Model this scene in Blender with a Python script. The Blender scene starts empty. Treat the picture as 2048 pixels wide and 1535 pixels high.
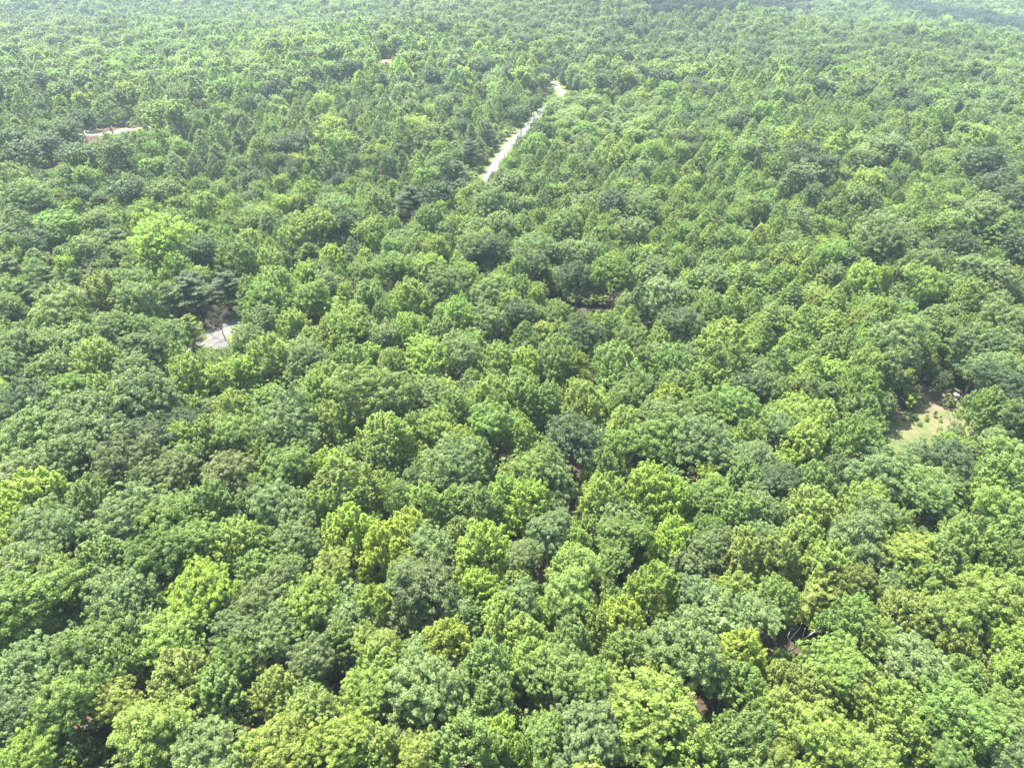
import bpy, math, random
import numpy as np
from mathutils import Vector, Matrix

C = bpy.data.collections.new("Scene_objects")
bpy.context.scene.collection.children.link(C)
sc = bpy.context.scene
R = math.radians
rng = np.random.default_rng(7)
random.seed(7)

# ------------------------------------------------------------------ camera, sky, sun, exposure
CAM_Z, PITCH, FPX = 90.0, 33.0, 1450.0          # metres above the ground, degrees below the horizon, focal length in px of 2048
cam_d = bpy.data.cameras.new("drone_camera")
cam_d.sensor_width = 36; cam_d.lens = 36 * FPX / 2048; cam_d.clip_end = 8000; cam_d.clip_start = 0.5
cam = bpy.data.objects.new("drone_camera", cam_d); C.objects.link(cam)
cam.location = (0, 0, CAM_Z); cam.rotation_euler = (R(90 - PITCH), 0, 0)
sc.camera = cam

SUN_EL, SUN_AZ = 66.0, -40.0                     # azimuth from +Y (ahead), negative = to the left
w = bpy.data.worlds.new("World"); sc.world = w; w.use_nodes = True
wt = w.node_tree; wt.nodes.clear()
sky = wt.nodes.new("ShaderNodeTexSky"); sky.sky_type = 'NISHITA'; sky.sun_disc = False
sky.sun_elevation = R(SUN_EL); sky.sun_rotation = R(SUN_AZ); sky.air_density = 1.0; sky.dust_density = 1.5
bg = wt.nodes.new("ShaderNodeBackground"); bg.inputs[1].default_value = 0.14
wo = wt.nodes.new("ShaderNodeOutputWorld")
wt.links.new(sky.outputs[0], bg.inputs[0]); wt.links.new(bg.outputs[0], wo.inputs[0])
sd = bpy.data.lights.new("sun", 'SUN'); sd.energy = 5.0; sd.angle = R(0.55); sd.color = (1.0, 0.935, 0.82)
sun = bpy.data.objects.new("sun", sd); C.objects.link(sun)
to_sun = Vector((math.sin(R(SUN_AZ)) * math.cos(R(SUN_EL)), math.cos(R(SUN_AZ)) * math.cos(R(SUN_EL)), math.sin(R(SUN_EL))))
sun.rotation_euler = to_sun.to_track_quat('Z', 'Y').to_euler()
sun.location = (0, 0, 200)
sc.view_settings.view_transform = 'Standard'; sc.view_settings.look = 'None'
sc.view_settings.exposure = 2.15; sc.view_settings.gamma = 1
sc.cycles.volume_bounces = 1
sc.cycles.max_bounces = 8; sc.cycles.diffuse_bounces = 5; sc.cycles.transmission_bounces = 5; sc.cycles.glossy_bounces = 1
sc.cycles.use_denoising = True

# ------------------------------------------------------------------ ground shape and pixel -> place
def sstep(a, b, t):
    t = np.clip((t - a) / (b - a), 0, 1); return t * t * (3 - 2 * t)
def H(x, y):
    x = np.asarray(x, float); y = np.asarray(y, float)
    z = 1.0 * np.sin(x / 47 + 1) * np.cos(y / 61 + .4)
    z = z + sstep(420, 900, y) * (7 * np.sin(x / 170 + .5) + 5 * np.sin(y / 120 + x / 260))
    z = z + sstep(330, 620, y) * (6 * np.sin(x / 95 + y / 210) * np.sin(y / 88 + 1.1) + 4 * np.sin(x / 61 - y / 140))
    z = z - 22 * sstep(150, 520, x) * sstep(250, 600, y)
    z = z + 34 * np.exp(-((x - 420) / 230) ** 2) * np.exp(-((y - 1330) / 120) ** 2)
    z = z - 26 * sstep(120, 420, x) * np.exp(-((y - 840) / 110) ** 2)          # a side valley on the far right
    z = z - 14 * np.exp(-((x + 420) / 160) ** 2) * np.exp(-((y - 900) / 160) ** 2)
    z = z + sstep(1050, 1900, y) * 45
    return z
def ray(px, py):
    a = math.atan2(py - 767.5, FPX)
    cx, cy = (px - 1024) / FPX, (767.5 - py) / FPX
    p = R(PITCH); f = Vector((0, math.cos(p), -math.sin(p))); u = Vector((0, math.sin(p), math.cos(p)))
    return (f + u * cy + Vector((1, 0, 0)) * cx)
def at(px, py, h=0.0):
    """the place whose height above the ground is h, along the sight line through a photo pixel"""
    d = ray(px, py); z = h
    for _ in range(6):
        t = (CAM_Z - z) / -d.z
        z = h + float(H(d.x * t, d.y * t))
    return Vector((d.x * t, d.y * t, z)), t * d.length
def proj(x, y, z):
    p = R(PITCH)
    dx, dy, dz = x, y, z - CAM_Z
    depth = dy * math.cos(p) - dz * math.sin(p)
    up = dy * math.sin(p) + dz * math.cos(p)
    return 1024 + FPX * dx / depth, 767.5 - FPX * up / depth

# ------------------------------------------------------------------ materials
def new_mat(name):
    m = bpy.data.materials.new(name); m.use_nodes = True; nt = m.node_tree; nt.nodes.clear()
    o = nt.nodes.new("ShaderNodeOutputMaterial"); return m, nt, o
def N(nt, t, **kw):
    n = nt.nodes.new(t)
    for k, v in kw.items(): setattr(n, k, v)
    return n
def leaf_material(name, gloss, transl, warm):
    m, nt, o = new_mat(name); L = nt.links.new
    tint = N(nt, "ShaderNodeAttribute", attribute_type='INSTANCER', attribute_name='tint')
    lv = N(nt, "ShaderNodeAttribute", attribute_type='GEOMETRY', attribute_name='leafv')
    mr = N(nt, "ShaderNodeMapRange"); mr.inputs[1].default_value = 0; mr.inputs[2].default_value = 1
    mr.inputs[3].default_value = 0.55; mr.inputs[4].default_value = 1.45
    L(lv.outputs['Fac'], mr.inputs[0])
    mul = N(nt, "ShaderNodeMix", data_type='RGBA', blend_type='MULTIPLY'); mul.inputs[0].default_value = 1
    L(tint.outputs['Color'], mul.inputs[6]); L(mr.outputs[0], mul.inputs[7])
    pb = N(nt, "ShaderNodeBsdfPrincipled"); pb.inputs['Roughness'].default_value = 0.5
    pb.inputs['Specular IOR Level'].default_value = gloss
    L(mul.outputs[2], pb.inputs['Base Color'])
    tm = N(nt, "ShaderNodeMix", data_type='RGBA', blend_type='MULTIPLY'); tm.inputs[0].default_value = 1
    tm.inputs[7].default_value = warm
    L(mul.outputs[2], tm.inputs[6])
    tr = N(nt, "ShaderNodeBsdfTranslucent"); L(tm.outputs[2], tr.inputs[0])
    mx = N(nt, "ShaderNodeMixShader"); mx.inputs[0].default_value = transl
    L(pb.outputs[0], mx.inputs[1]); L(tr.outputs[0], mx.inputs[2]); L(mx.outputs[0], o.inputs[0])
    return m
M_LEAF = leaf_material("broad_leaves", 0.35, 0.5, (1.45, 1.55, 0.75, 1))
M_NEEDLE = leaf_material("pine_needles", 0.3, 0.35, (1.2, 1.2, 0.8, 1))

def noise_mat(name, cols, scale, rough=0.95, detail=8, bump=0.0, scale2=None, spread=(0.35, 0.65)):
    m, nt, o = new_mat(name); L = nt.links.new
    tc = N(nt, "ShaderNodeTexCoord"); n1 = N(nt, "ShaderNodeTexNoise"); n1.inputs['Scale'].default_value = scale
    n1.inputs['Detail'].default_value = detail; n1.inputs['Roughness'].default_value = 0.7
    L(tc.outputs['Object'], n1.inputs['Vector'])
    cr = N(nt, "ShaderNodeValToRGB"); e = cr.color_ramp.elements
    k = len(cols)
    for i, c in enumerate(cols):
        p = spread[0] + (spread[1] - spread[0]) * i / (k - 1)
        if i < 2: e[i].position = p; e[i].color = (*c, 1)
        else: q = e.new(p); q.color = (*c, 1)
    fac = n1.outputs[0]
    if scale2:
        n2 = N(nt, "ShaderNodeTexNoise"); n2.inputs['Scale'].default_value = scale2; n2.inputs['Detail'].default_value = 4
        L(tc.outputs['Object'], n2.inputs['Vector'])
        mm = N(nt, "ShaderNodeMix"); mm.inputs[0].default_value = .5
        L(n1.outputs[0], mm.inputs[2]); L(n2.outputs[0], mm.inputs[3]); fac = mm.outputs[0]
    L(fac, cr.inputs[0])
    pb = N(nt, "ShaderNodeBsdfPrincipled"); pb.inputs['Roughness'].default_value = rough
    pb.inputs['Specular IOR Level'].default_value = 0.2
    L(cr.outputs[0], pb.inputs['Base Color']); L(pb.outputs[0], o.inputs[0])
    if bump:
        b = N(nt, "ShaderNodeBump"); b.inputs['Strength'].default_value = bump; b.inputs['Distance'].default_value = .1
        L(n1.outputs[0], b.inputs['Height']); L(b.outputs[0], pb.inputs['Normal'])
    return m
M_GROUND = noise_mat("leaf_litter", [(.026, .021, .013), (.055, .040, .026), (.115, .078, .055)], .8, scale2=.12, bump=.6)
M_GRASS = noise_mat("dry_clearing_grass", [(.045, .072, .024), (.08, .10, .038), (.122, .118, .058), (.085, .11, .038)], .9, scale2=.16, bump=.5, spread=(.33, .66))
M_VERGE = noise_mat("roadside_grass", [(.055, .09, .02), (.105, .14, .03), (.15, .14, .06)], .6, scale2=.1, bump=.4)
M_DIRT = noise_mat("pale_dirt", [(.09, .068, .047), (.15, .12, .085), (.20, .165, .125)], .7, scale2=.15, bump=.4)
M_SAND = noise_mat("pale_sandy_track", [(.13, .10, .078), (.19, .155, .125), (.24, .20, .165)], .7, scale2=.15)
M_ROAD = noise_mat("weathered_asphalt", [(.088, .088, .092), (.112, .112, .116), (.132, .131, .132)], 2.2, rough=.85, scale2=.25)
M_PAINT = noise_mat("worn_road_paint", [(.4, .32, .08), (.55, .42, .1)], 3, rough=.7)
M_BARK = noise_mat("grey_brown_bark", [(.08, .065, .05), (.18, .155, .13), (.27, .24, .21)], 5, rough=.9, bump=.5)
M_DEAD = noise_mat("bleached_dead_wood", [(.17, .14, .12), (.28, .25, .22), (.38, .35, .32)], 3, rough=.85, bump=.3)
M_TWIG = noise_mat("dry_twigs", [(.16, .12, .10), (.28, .22, .19)], 3, rough=.9)
M_ROOF = noise_mat("red_metal_roof", [(.42, .1, .08), (.55, .2, .17)], 1.5, rough=.35)
M_WALLH = noise_mat("timber_wall", [(.16, .08, .055), (.24, .13, .09)], 2, rough=.8)
M_GLASS = noise_mat("dark_window_glass", [(.02, .03, .035), (.04, .05, .06)], 1, rough=.1)
M_WHITE = noise_mat("white_trim", [(.6, .6, .58), (.7, .7, .68)], 2, rough=.6)
M_STONE = noise_mat("pale_rock", [(.35, .33, .3), (.55, .53, .5)], 2, rough=.9, bump=.5)
M_WIRE = noise_mat("aluminium_wire", [(.2, .2, .2), (.28, .28, .28)], 2, rough=.5)

# ------------------------------------------------------------------ mesh helpers
def mesh_np(name, verts, faces, mats, fmat=None, leafv=None, smooth=False):
    """faces: int array (n,4) or (n,3), or a list of such arrays"""
    if not isinstance(faces, list): faces = [faces]
    faces = [np.asarray(f, np.int32) for f in faces if len(f)]
    me = bpy.data.meshes.new(name)
    loops = np.concatenate([f.ravel() for f in faces]); counts = np.concatenate([np.full(len(f), f.shape[1]) for f in faces])
    starts = np.concatenate([[0], np.cumsum(counts)[:-1]])
    me.vertices.add(len(verts)); me.vertices.foreach_set("co", np.asarray(verts, np.float32).ravel())
    me.loops.add(len(loops)); me.loops.foreach_set("vertex_index", loops.astype(np.int32))
    me.polygons.add(len(counts)); me.polygons.foreach_set("loop_start", starts.astype(np.int32))
    try: me.polygons.foreach_set("loop_total", counts.astype(np.int32))
    except Exception: pass
    for m in mats: me.materials.append(m)
    if fmat is not None: me.polygons.foreach_set("material_index", np.asarray(fmat, np.int32))
    if smooth: me.polygons.foreach_set("use_smooth", np.ones(len(counts), bool))
    me.update(calc_edges=True)
    if leafv is not None:
        a = me.attributes.new("leafv", 'FLOAT', 'FACE'); a.data.foreach_set("value", np.asarray(leafv, np.float32))
    me.validate()
    return me
def unit(v): return v / np.maximum(np.linalg.norm(v, axis=-1, keepdims=True), 1e-9)
def quads(cen, nrm, sx, sy, g):
    """leaf-sized four-cornered faces: centre, facing, half sizes; pointed like leaf sprays and slightly folded"""
    n = len(cen); nrm = unit(nrm)
    a = unit(np.cross(nrm, g.normal(size=(n, 3)))); b = np.cross(nrm, a)
    sx = np.asarray(sx).reshape(-1, 1); sy = np.asarray(sy).reshape(-1, 1)
    fold = nrm * sx * g.uniform(-.5, .1, (n, 1))
    v = np.stack([cen - a * sx, cen - b * sy + fold, cen + a * sx, cen + b * sy + fold], 1).reshape(-1, 3)
    f = np.arange(4 * n).reshape(n, 4)
    return v, f
def tubes(segs, sides=6):
    """segs: list of polylines [(x,y,z,r), ...]; tapered tubes"""
    V, F, k = [], [], 0
    for pl in segs:
        pl = np.asarray(pl, float); n = len(pl)
        d = np.gradient(pl[:, :3], axis=0); d = unit(d)
        ref = np.array([.31, .93, .17]); a = unit(np.cross(d, ref)); b = np.cross(d, a)
        th = np.linspace(0, 2 * np.pi, sides, endpoint=False)
        ring = pl[:, None, :3] + pl[:, None, 3:4] * (np.cos(th)[None, :, None] * a[:, None] + np.sin(th)[None, :, None] * b[:, None])
        V.append(ring.reshape(-1, 3))
        for i in range(n - 1):
            for j in range(sides):
                F.append((k + i * sides + j, k + i * sides + (j + 1) % sides, k + (i + 1) * sides + (j + 1) % sides, k + (i + 1) * sides + j))
        k += n * sides
    return np.concatenate(V), np.array(F, np.int32)
def link(name, me, parent=None, loc=None):
    o = bpy.data.objects.new(name, me); C.objects.link(o)
    if parent: o.parent = parent
    if loc is not None: o.location = loc
    return o
def tag(o, label=None, cat=None, group=None, kind=None):
    if label: o["label"] = label
    if cat: o["category"] = cat
    if group: o["group"] = group
    if kind: o["kind"] = kind
    return o
def bent(p0, p1, r0, r1, g, n=5, wob=.08, sag=0.0):
    p0, p1 = np.array(p0, float), np.array(p1, float); L = np.linalg.norm(p1 - p0)
    t = np.linspace(0, 1, n)
    p = p0 + (p1 - p0) * t[:, None] + g.normal(size=(n, 3)) * wob * L * (np.sin(np.pi * t))[:, None]
    p[:, 2] += sag * L * np.sin(np.pi * t)
    return np.column_stack([p, r0 + (r1 - r0) * t])

# ------------------------------------------------------------------ trees: crown shapes (nominal radius RN, height HN)
RN, HN = 4.5, 15.0
VAR = []                                    # one colour shift per leaf, shared within a spray
def crown_points(kind, g, n, lsize):
    """leaf centres, facings and sizes of one crown"""
    P, D, S = [], [], []; VAR.clear()
    if kind in 'o':                         # broad uneven dome of rounded leaf clumps
        lobes = [(0, 0, 11.2, 3.1)]
        nl = g.integers(6, 11)
        a0 = g.uniform(0, 6.28)
        for i in range(nl):
            a = a0 + i * 2 * np.pi / nl + g.normal(0, .32); rr = g.uniform(1.4, 3.7)
            lobes.append((rr * np.cos(a), rr * np.sin(a), g.uniform(7.2, 12.6) - .35 * max(rr - 2.6, 0), g.uniform(1.0, 2.1)))
        for i in range(5):
            a = g.uniform(0, 6.28); rr = g.uniform(.3, 2.4)
            lobes.append((rr * np.cos(a), rr * np.sin(a), g.uniform(11.2, 13.6), g.uniform(.9, 1.8)))
        puffs = []
        for (x, y, z, r) in lobes:
            k = max(20, int(26 * r * r))
            d = unit(g.normal(size=(k, 3))); d[:, 2] = np.abs(d[:, 2]) * 1.0 - .28 * (g.random(k) < .42)
            d = unit(d)
            c = np.array([x, y, z]) + d * r * g.uniform(.72, 1.2, (k, 1)) * np.array([1, 1, .95])
            puffs.append(np.column_stack([c, d]))
        cc = np.concatenate(puffs); far_ = np.argsort(-((cc[:, 0] ** 2 + cc[:, 1] ** 2) ** .5 + .9 * (cc[:, 2] - 9)))[:90]
        st = cc[far_][g.random(90) < .6].copy(); st[:, :3] += (st[:, 3:] + np.array([0, 0, .35])) * g.uniform(.3, 1.0, (len(st), 1)); puffs.append(st)
        puffs = np.concatenate(puffs); prad = .2 + .38 * g.random(len(puffs)) ** 1.5; upw = .5
    elif kind == 't':                       # tall egg- to cone-shaped crown
        k = 460; z = g.random(k) ** .8
        prof = np.sin(np.pi * np.clip(.13 + .87 * z, 0, 1)) ** .75 * (1 - .50 * z)
        a = g.uniform(0, 6.28, k); lob = 1 + .16 * np.sin(3 * a + g.uniform(0, 6)) * (1 - z) + .12 * np.sin(5 * a + 9 * z)
        rr = 4.4 * prof * lob * g.uniform(.72, 1.14, k)
        c = np.column_stack([rr * np.cos(a), rr * np.sin(a), 4.2 + z * 11.6])
        d = unit(np.column_stack([np.cos(a), np.sin(a), .25 + 1.1 * z]))
        puffs = np.column_stack([c, d]); prad = g.uniform(.22, .55, k) * (1.05 - .3 * z); upw = .6
    elif kind == 'm':                       # upswept sprays ending in bright pointed tips
        k = 300; z = g.random(k)
        a = g.uniform(0, 6.28, k)
        prof = np.sqrt(np.clip(1 - (z * .97) ** 2.1, 0, 1)); rr = 4.1 * prof * g.uniform(.75, 1.1, k) * (1 + .18 * np.sin(4 * a + g.uniform(0, 6)))
        c = np.column_stack([rr * np.cos(a), rr * np.sin(a), 6.2 + 8.6 * z + g.normal(0, .35, k)])
        d = unit(np.column_stack([np.cos(a) * (.9 - .6 * z), np.sin(a) * (.9 - .6 * z), .55 + .9 * z]))
        m = n // k
        for i in range(k):
            L = g.uniform(.6, 1.6); t = g.random(m) ** .8
            wdt = .42 * (1 - t) + .1
            p = c[i] + d[i] * ((t - .6) * L)[:, None] + g.normal(size=(m, 3)) * (wdt * .55)[:, None]
            P.append(p); D.append(d[i] * .5 + g.normal(size=(m, 3)) * .55 + np.array([0, 0, .75])); S.append(lsize * g.uniform(.7, 1.25, m)); VAR.append(np.full(m, g.normal(0, .13)) + .16 * (t - .6))
        return np.concatenate(P), np.concatenate(D), np.concatenate(S)
    elif kind == 'p':                       # pine: level tiers of flat feathery branches
        tiers = 13; m = n // (tiers * 7)
        for i in range(tiers):
            z = 5.0 + 9.8 * i / (tiers - 1); R0 = 4.2 * (1 - (i / (tiers + .3)) ** 2.4) + .4
            nb = 7; a0 = g.uniform(0, 6.28)
            for j in range(nb):
                a = a0 + j * 2 * np.pi / nb + g.normal(0, .25); Lb = R0 * g.uniform(.6, 1.12); zz = z + g.normal(0, .45)
                t = g.random(m) ** .65; side = g.normal(0, .5, m) * (.35 + .65 * t) * Lb * .32
                x = t * Lb; px = x * np.cos(a) - side * np.sin(a); py = x * np.sin(a) + side * np.cos(a)
                P.append(np.column_stack([px, py, zz + .16 * x + g.normal(0, .13, m)]))
                D.append(np.column_stack([g.normal(0, .4, m) + .15 * np.cos(a), g.normal(0, .4, m) + .15 * np.sin(a), np.full(m, .8)]))
                S.append(lsize * g.uniform(.7, 1.3, m)); VAR.append(np.full(m, g.normal(0, .12)))
        return np.concatenate(P), np.concatenate(D), np.concatenate(S)
    elif kind == 'w':                       # young pine: soft, loose, feathery, no clear tiers
        nb = 120; m = n // nb
        for j in range(nb):
            z = g.random() ** .85; a = g.uniform(0, 6.28); Lb = (3.6 * (1 - z ** 1.7) + .5) * g.uniform(.5, 1.15)
            t = g.random(m) ** .6; x = t * Lb; side = g.normal(0, .2, m) * (.4 + t)
            P.append(np.column_stack([x * np.cos(a) - side * np.sin(a), x * np.sin(a) + side * np.cos(a), 4.6 + 9.6 * z + .55 * x + g.normal(0, .16, m)]))
            D.append(g.normal(0, .6, (m, 3)) + np.array([.2 * np.cos(a), .2 * np.sin(a), .5]))
            S.append(lsize * g.uniform(.7, 1.3, m)); VAR.append(np.full(m, g.normal(0, .14)))
        return np.concatenate(P), np.concatenate(D), np.concatenate(S)
    elif kind == 'b':                       # understorey bush, low and lumpy
        k = 60
        d = unit(g.normal(size=(k, 3))); d[:, 2] = np.abs(d[:, 2])
        c = d * np.array([3.6, 3.6, 9]) * g.uniform(.6, 1.05, (k, 1)) + np.array([0, 0, 3.5])
        puffs = np.column_stack([c, d]); prad = g.uniform(.6, 1.1, k); upw = .7
    m = n / len(puffs); PR = math.sqrt(float((prad ** 2).mean()))
    for i in range(len(puffs)):
        c, d, pr = puffs[i, :3], puffs[i, 3:], prad[i]
        mm = max(3, int(m * (pr / PR) ** 2))
        q = unit(g.normal(size=(mm, 3)) + d * .9 + np.array([0, 0, .5]))
        P.append(c + q * pr * g.uniform(.6, 1.05, (mm, 1)) * np.array([1, 1, .8]))
        D.append(q * .8 + np.array([0, 0, upw]) + g.normal(size=(mm, 3)) * .5)
        S.append(lsize * g.uniform(.65, 1.3, mm)); VAR.append(np.full(mm, g.normal(0, .17)))
    return np.concatenate(P), np.concatenate(D), np.concatenate(S)
def crown_mesh(kind, seed, n, lsize, name="crown"):
    g = np.random.default_rng(seed)
    P, D, S = crown_points(kind, g, n, lsize)
    if kind in 'pw': v, f = quads(P, D, S * 1.3, S * .42, g)
    else: v, f = quads(P, D, S, S * g.uniform(.55, .9, len(S)), g)
    lv = np.clip(g.normal(.48, .17, len(f)) + np.concatenate(VAR), 0, 1)
    return mesh_np(name, v, f, [M_NEEDLE if kind in 'pw' else M_LEAF], leafv=lv)
def trunk_lines(kind, g):
    S = []
    top = {'o': 10.5, 'm': 12, 't': 14.5, 'p': 14.6, 'w': 14, 'b': 6}[kind]
    main = bent((0, 0, -1.2), (g.normal(0, .3), g.normal(0, .3), top), .26 if kind != 'b' else .1, .05, g, 8, .012)
    S.append(main)
    nb = 9 if kind in 'om' else 10
    for i in range(nb):
        t = .42 + .5 * i / nb; k = t * 7; j = int(k); fr = k - j
        p = main[j] * (1 - fr) + main[min(j + 1, 7)] * fr
        a = i * 2.4 + g.normal(0, .3)
        L = {'o': 3.3, 'm': 2.8, 't': 2.2, 'p': 3.0 * (1.15 - t), 'w': 2.2 * (1.15 - t), 'b': 2}[kind] * g.uniform(.8, 1.15)
        up = {'o': .75, 'm': 1.3, 't': .9, 'p': .12, 'w': .5, 'b': 1.5}[kind]
        q = p[:3] + np.array([np.cos(a), np.sin(a), up]) * L * .8
        S.append(bent(p[:3], q, p[3] * .55, .02, g, 4, .05))
    return S
def trunk_mesh(kind, seed, sides=6):
    g = np.random.default_rng(seed + 500); v, f = tubes(trunk_lines(kind, g), sides)
    return mesh_np("trunk", v, f, [M_BARK], smooth=True)
def joined_tree(kind, seed, n, lsize, sides=4, name="distant_tree"):
    g = np.random.default_rng(seed)
    P, D, S = crown_points(kind, g, n, lsize)
    if kind in 'pw': v, f = quads(P, D, S * 1.3, S * .45, g)
    else: v, f = quads(P, D, S, S * g.uniform(.6, .9, len(S)), g)
    lv = np.clip(g.normal(.48, .17, len(f)) + np.concatenate(VAR), 0, 1)
    tv, tf = tubes(trunk_lines(kind, np.random.default_rng(seed + 500))[:1 if n < 2500 else 6], sides)
    V = np.concatenate([v, tv]); F = np.concatenate([f, tf + len(v)])
    return mesh_np(name, V, F, [M_NEEDLE if kind in 'pw' else M_LEAF, M_BARK], fmat=np.r_[np.zeros(len(f)), np.ones(len(tf))], leafv=np.r_[lv, np.full(len(tf), .5)])

KINDS_NEAR = {'o': 8, 'm': 5, 't': 5, 'p': 3, 'w': 3}
NEAR = {k: [(crown_mesh(k, 100 * i + ord(k), {'o': 36000, 'm': 30000, 't': 26000, 'p': 26000, 'w': 24000}[k], {'o': .105, 'm': .115, 't': .115, 'p': .13, 'w': .12}[k]), trunk_mesh(k, 100 * i + ord(k))) for i in range(c)] for k, c in KINDS_NEAR.items()}
proto = bpy.data.collections.new("tree_shapes")      # not linked to the scene: only the source of the forest's copies
PI = {}
def add_proto(key, me):
    o = bpy.data.objects.new("shape_%03d" % len(PI), me); proto.objects.link(o); PI.setdefault('_n', 0)
    PI[key] = PI['_n']; PI['_n'] += 1
order = []
for k, c in KINDS_NEAR.items():
    for i in range(c): order.append((k, 'mid', i, joined_tree(k, 100 * i + ord(k), 10000, .185 if k not in 'pw' else .2)))
for k, c in KINDS_NEAR.items():
    for i in range(3): order.append((k, 'far', i, joined_tree(k, 37 * i + ord(k), 2800, .37)))
for i in range(3): order.append(('b', 'mid', i, joined_tree('b', 900 + i, 1500, .33)))
for n_, (k, lod, i, me) in enumerate(order):
    o = bpy.data.objects.new("shape_%03d" % n_, me); proto.objects.link(o); PI[(k, lod, i)] = n_

# ------------------------------------------------------------------ colours of the crowns
TINT = {1: (.225, .320, .050), 2: (.203, .288, .068), 3: (.157, .245, .066), 4: (.155, .226, .090), 5: (.088, .138, .062), 6: (.150, .216, .082), 7: (.04, .07, .042)}  # last tint carries the far slope's shade in its leaf colour
CNAME = {1: "lime yellow", 2: "yellow green", 3: "mid green", 4: "pale blue green", 5: "dark green", 6: "olive green"}
def tint_of(c, g, kind='o'):
    t = np.array(TINT[c]) * np.array([1.07, 1.0, .93]); j = g.normal(0, .07, 3) * .5 + g.normal(0, .09)
    return np.clip(t * (1 + j), .01, .5)

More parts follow.
